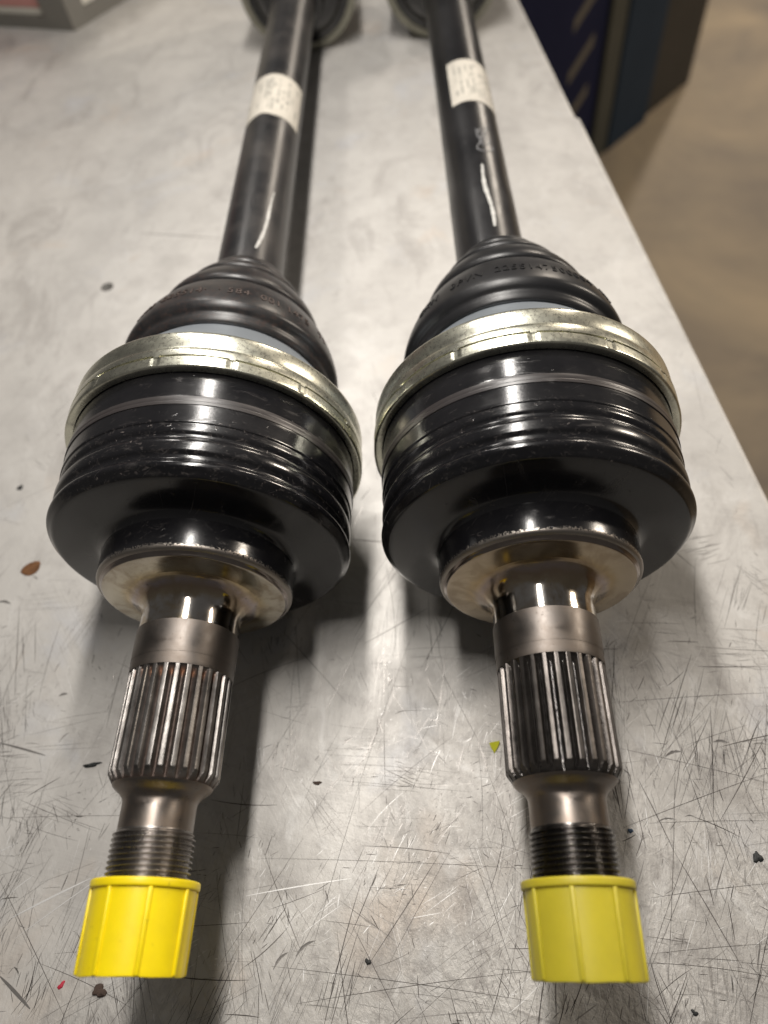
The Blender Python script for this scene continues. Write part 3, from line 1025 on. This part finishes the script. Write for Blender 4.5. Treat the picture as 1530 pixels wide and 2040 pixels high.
# folded yellow plastic chip beside the right spline
x, y = bench_at(986, 1488)
bm = bmesh.new()
p = [(-.0017, .0012), (.0016, .0015), (.0010, .0), (-.0003, -.0020), (-.0012, -.0004)]
zt = [.0006, .0016, .0011, .0004, .0003]
lo = [bm.verts.new((a, b, .00003)) for a, b in p]
hi = [bm.verts.new((a, b, h)) for (a, b), h in zip(p, zt)]
bm.faces.new(lo[::-1])
bm.faces.new(hi)
for i in range(5):
    bm.faces.new((lo[i], lo[(i + 1) % 5], hi[(i + 1) % 5], hi[i]))
me = bpy.data.meshes.new('plastic_chip')
bm.to_mesh(me)
bm.free()
o = link('plastic_chip', me, M['chipyellow'], None, False)
o.location = (x, y, 0)
tag(o, 'bright yellow-green plastic chip left of the right spline', 'plastic chip')

# gouges: short deep nicks with a raised bright lip
def gouge(px, py, ln, wd, rot, seed):
    x, y = bench_at(px, py)
    r_ = random.Random(seed)
    bm = bmesh.new()
    n = 14
    a_, b_, c_ = [], [], []
    for i in range(n + 1):
        t = i / n
        w_ = .45 * wd * (math.sin(PI * t) ** .8) * (1 + .3 * r_.uniform(-1, 1))
        xx = (t - .5) * ln
        yy = .12 * ln * math.sin(t * 3)
        a_.append(bm.verts.new((xx, yy - w_ * .5, .00003)))
        b_.append(bm.verts.new((xx, yy + w_ * .2, .00006)))
        c_.append(bm.verts.new((xx, yy + w_ * .55, .00003 + w_ * .15)))
    for i in range(n):
        bm.faces.new((a_[i], a_[i + 1], b_[i + 1], b_[i]))
        bm.faces.new((b_[i], b_[i + 1], c_[i + 1], c_[i]))
    bmesh.ops.recalc_face_normals(bm, faces=bm.faces)
    me = bpy.data.meshes.new('gouge')
    bm.to_mesh(me)
    bm.free()
    o = link('gouge', me, M['scr_mid'], bench, True)
    o.location = (x, y, 0)
    o.rotation_euler = (0, 0, rot)

for g in [(1342, 1503, .0058, .0018, .25, 1), (1436, 1480, .0050, .0016, -.1, 2), (1328, 1636, .0060, .0009, .1, 3), (1374, 1627, .0030, .0007, 0, 4), (1515, 1484, .0045, .0007, -.1, 5),
          (693, 1478, .0040, .0014, .5, 6), (126, 1385, .0032, .0020, .2, 7), (128, 1470, .0045, .0010, .9, 8), (8, 1202, .006, .002, -.2, 9), (240, 1260, .004, .0016, 1.3, 10),
          (115, 1330, .0040, .0014, 1.2, 11), (230, 1350, .0040, .0014, 1.3, 12), (70, 1152, .003, .001, -.6, 13), (300, 1175, .006, .002, 1.3, 14), (128, 1850, .0032, .0006, 1.35, 15), (9, 1865, .0042, .0008, 1.4, 16),
          (32, 1935, .003, .0010, -.8, 17), (560, 1915, .006, .0016, .8, 18), (610, 1890, .007, .0018, .6, 19), ]:
    gouge(*g)

# ================================================================== box on the bench, far left
bx = empty('storage_box', (-.244, .517, 0))
tag(bx, 'grey framed box with pale panels at the far left of the bench', 'box')
dl = Vector((-.95, .31, 0)).normalized()
dr = Vector((.55, .835, 0)).normalized()
def slab_along(name, d, nrm, t0, t1, th0, th1, z0, z1, mat, parent=bx):
    pts = [d * t0 + nrm * th0, d * t1 + nrm * th0, d * t1 + nrm * th1, d * t0 + nrm * th1]
    return link(name, prism([(v.x, v.y) for v in pts], z0, z1), mat, parent, False)
nl = Vector((.31, .95, 0)).normalized()
nr = Vector((-.835, .55, 0)).normalized()
post = prism([(0, 0), *[(v.x, v.y) for v in (dr * .016, dr * .016 + dl * .020, dl * .024)]], 0, .11)
link('corner_post', post, M['boxgrey'], bx, False)
slab_along('bottom_rail', dl, nl, .0245, .30, .0005, .012, 0, .0085, M['boxgrey'])
slab_along('bottom_rail', dr, nr, .0165, .30, .0005, .012, 0, .010, M['boxgrey'])
slab_along('side_panel', dl, nl, .025, .30, .003, .008, .0090, .0135, M['boxwhite'])
slab_along('side_panel', dl, nl, .025, .30, .003, .008, .0140, .105, M['boxpink'])
slab_along('side_panel', dr, nr, .017, .30, .003, .008, .0105, .105, M['boxwhite'])

# ================================================================== blue cabinet beyond the bench
cb = empty('blue_cabinet', (.50, 1.80, FLZ), math.radians(47))
tag(cb, 'dark blue steel cabinet standing on the floor beyond the bench', 'cabinet')
HC = 1.3
def cbox(name, x0, x1, y0, y1, z0, z1, mat, parent=cb, bev=.004):
    return link(name, box_mesh(x0, x1, y0, y1, z0, z1, bev), mat, parent, False)
cbox('blue_panel', .0, .19, -.012, .40, 0, HC, M['blue'])
cbox('corner_strip', -.075, -.001, -.008, .40, 0, HC, M['olive'])
nv = cbox('navy_panel', -.62, -.076, .0, .40, 0, HC, M['navy'])
cbox('brown_side_panel', .191, .44, .0, .40, 0, HC, M['brown'])
for i in range(11):
    z = .15 + i * .11
    me = prism([(0, 0), (.09, .055), (.09, .082), (0, .027)], -.003, 0)
    me.transform(Matrix.Rotation(PI / 2, 4, 'X'))
    o = link('slanted_stripe', me, M['beige'], nv, False)
    o.location = (-.215, -.0005, z)
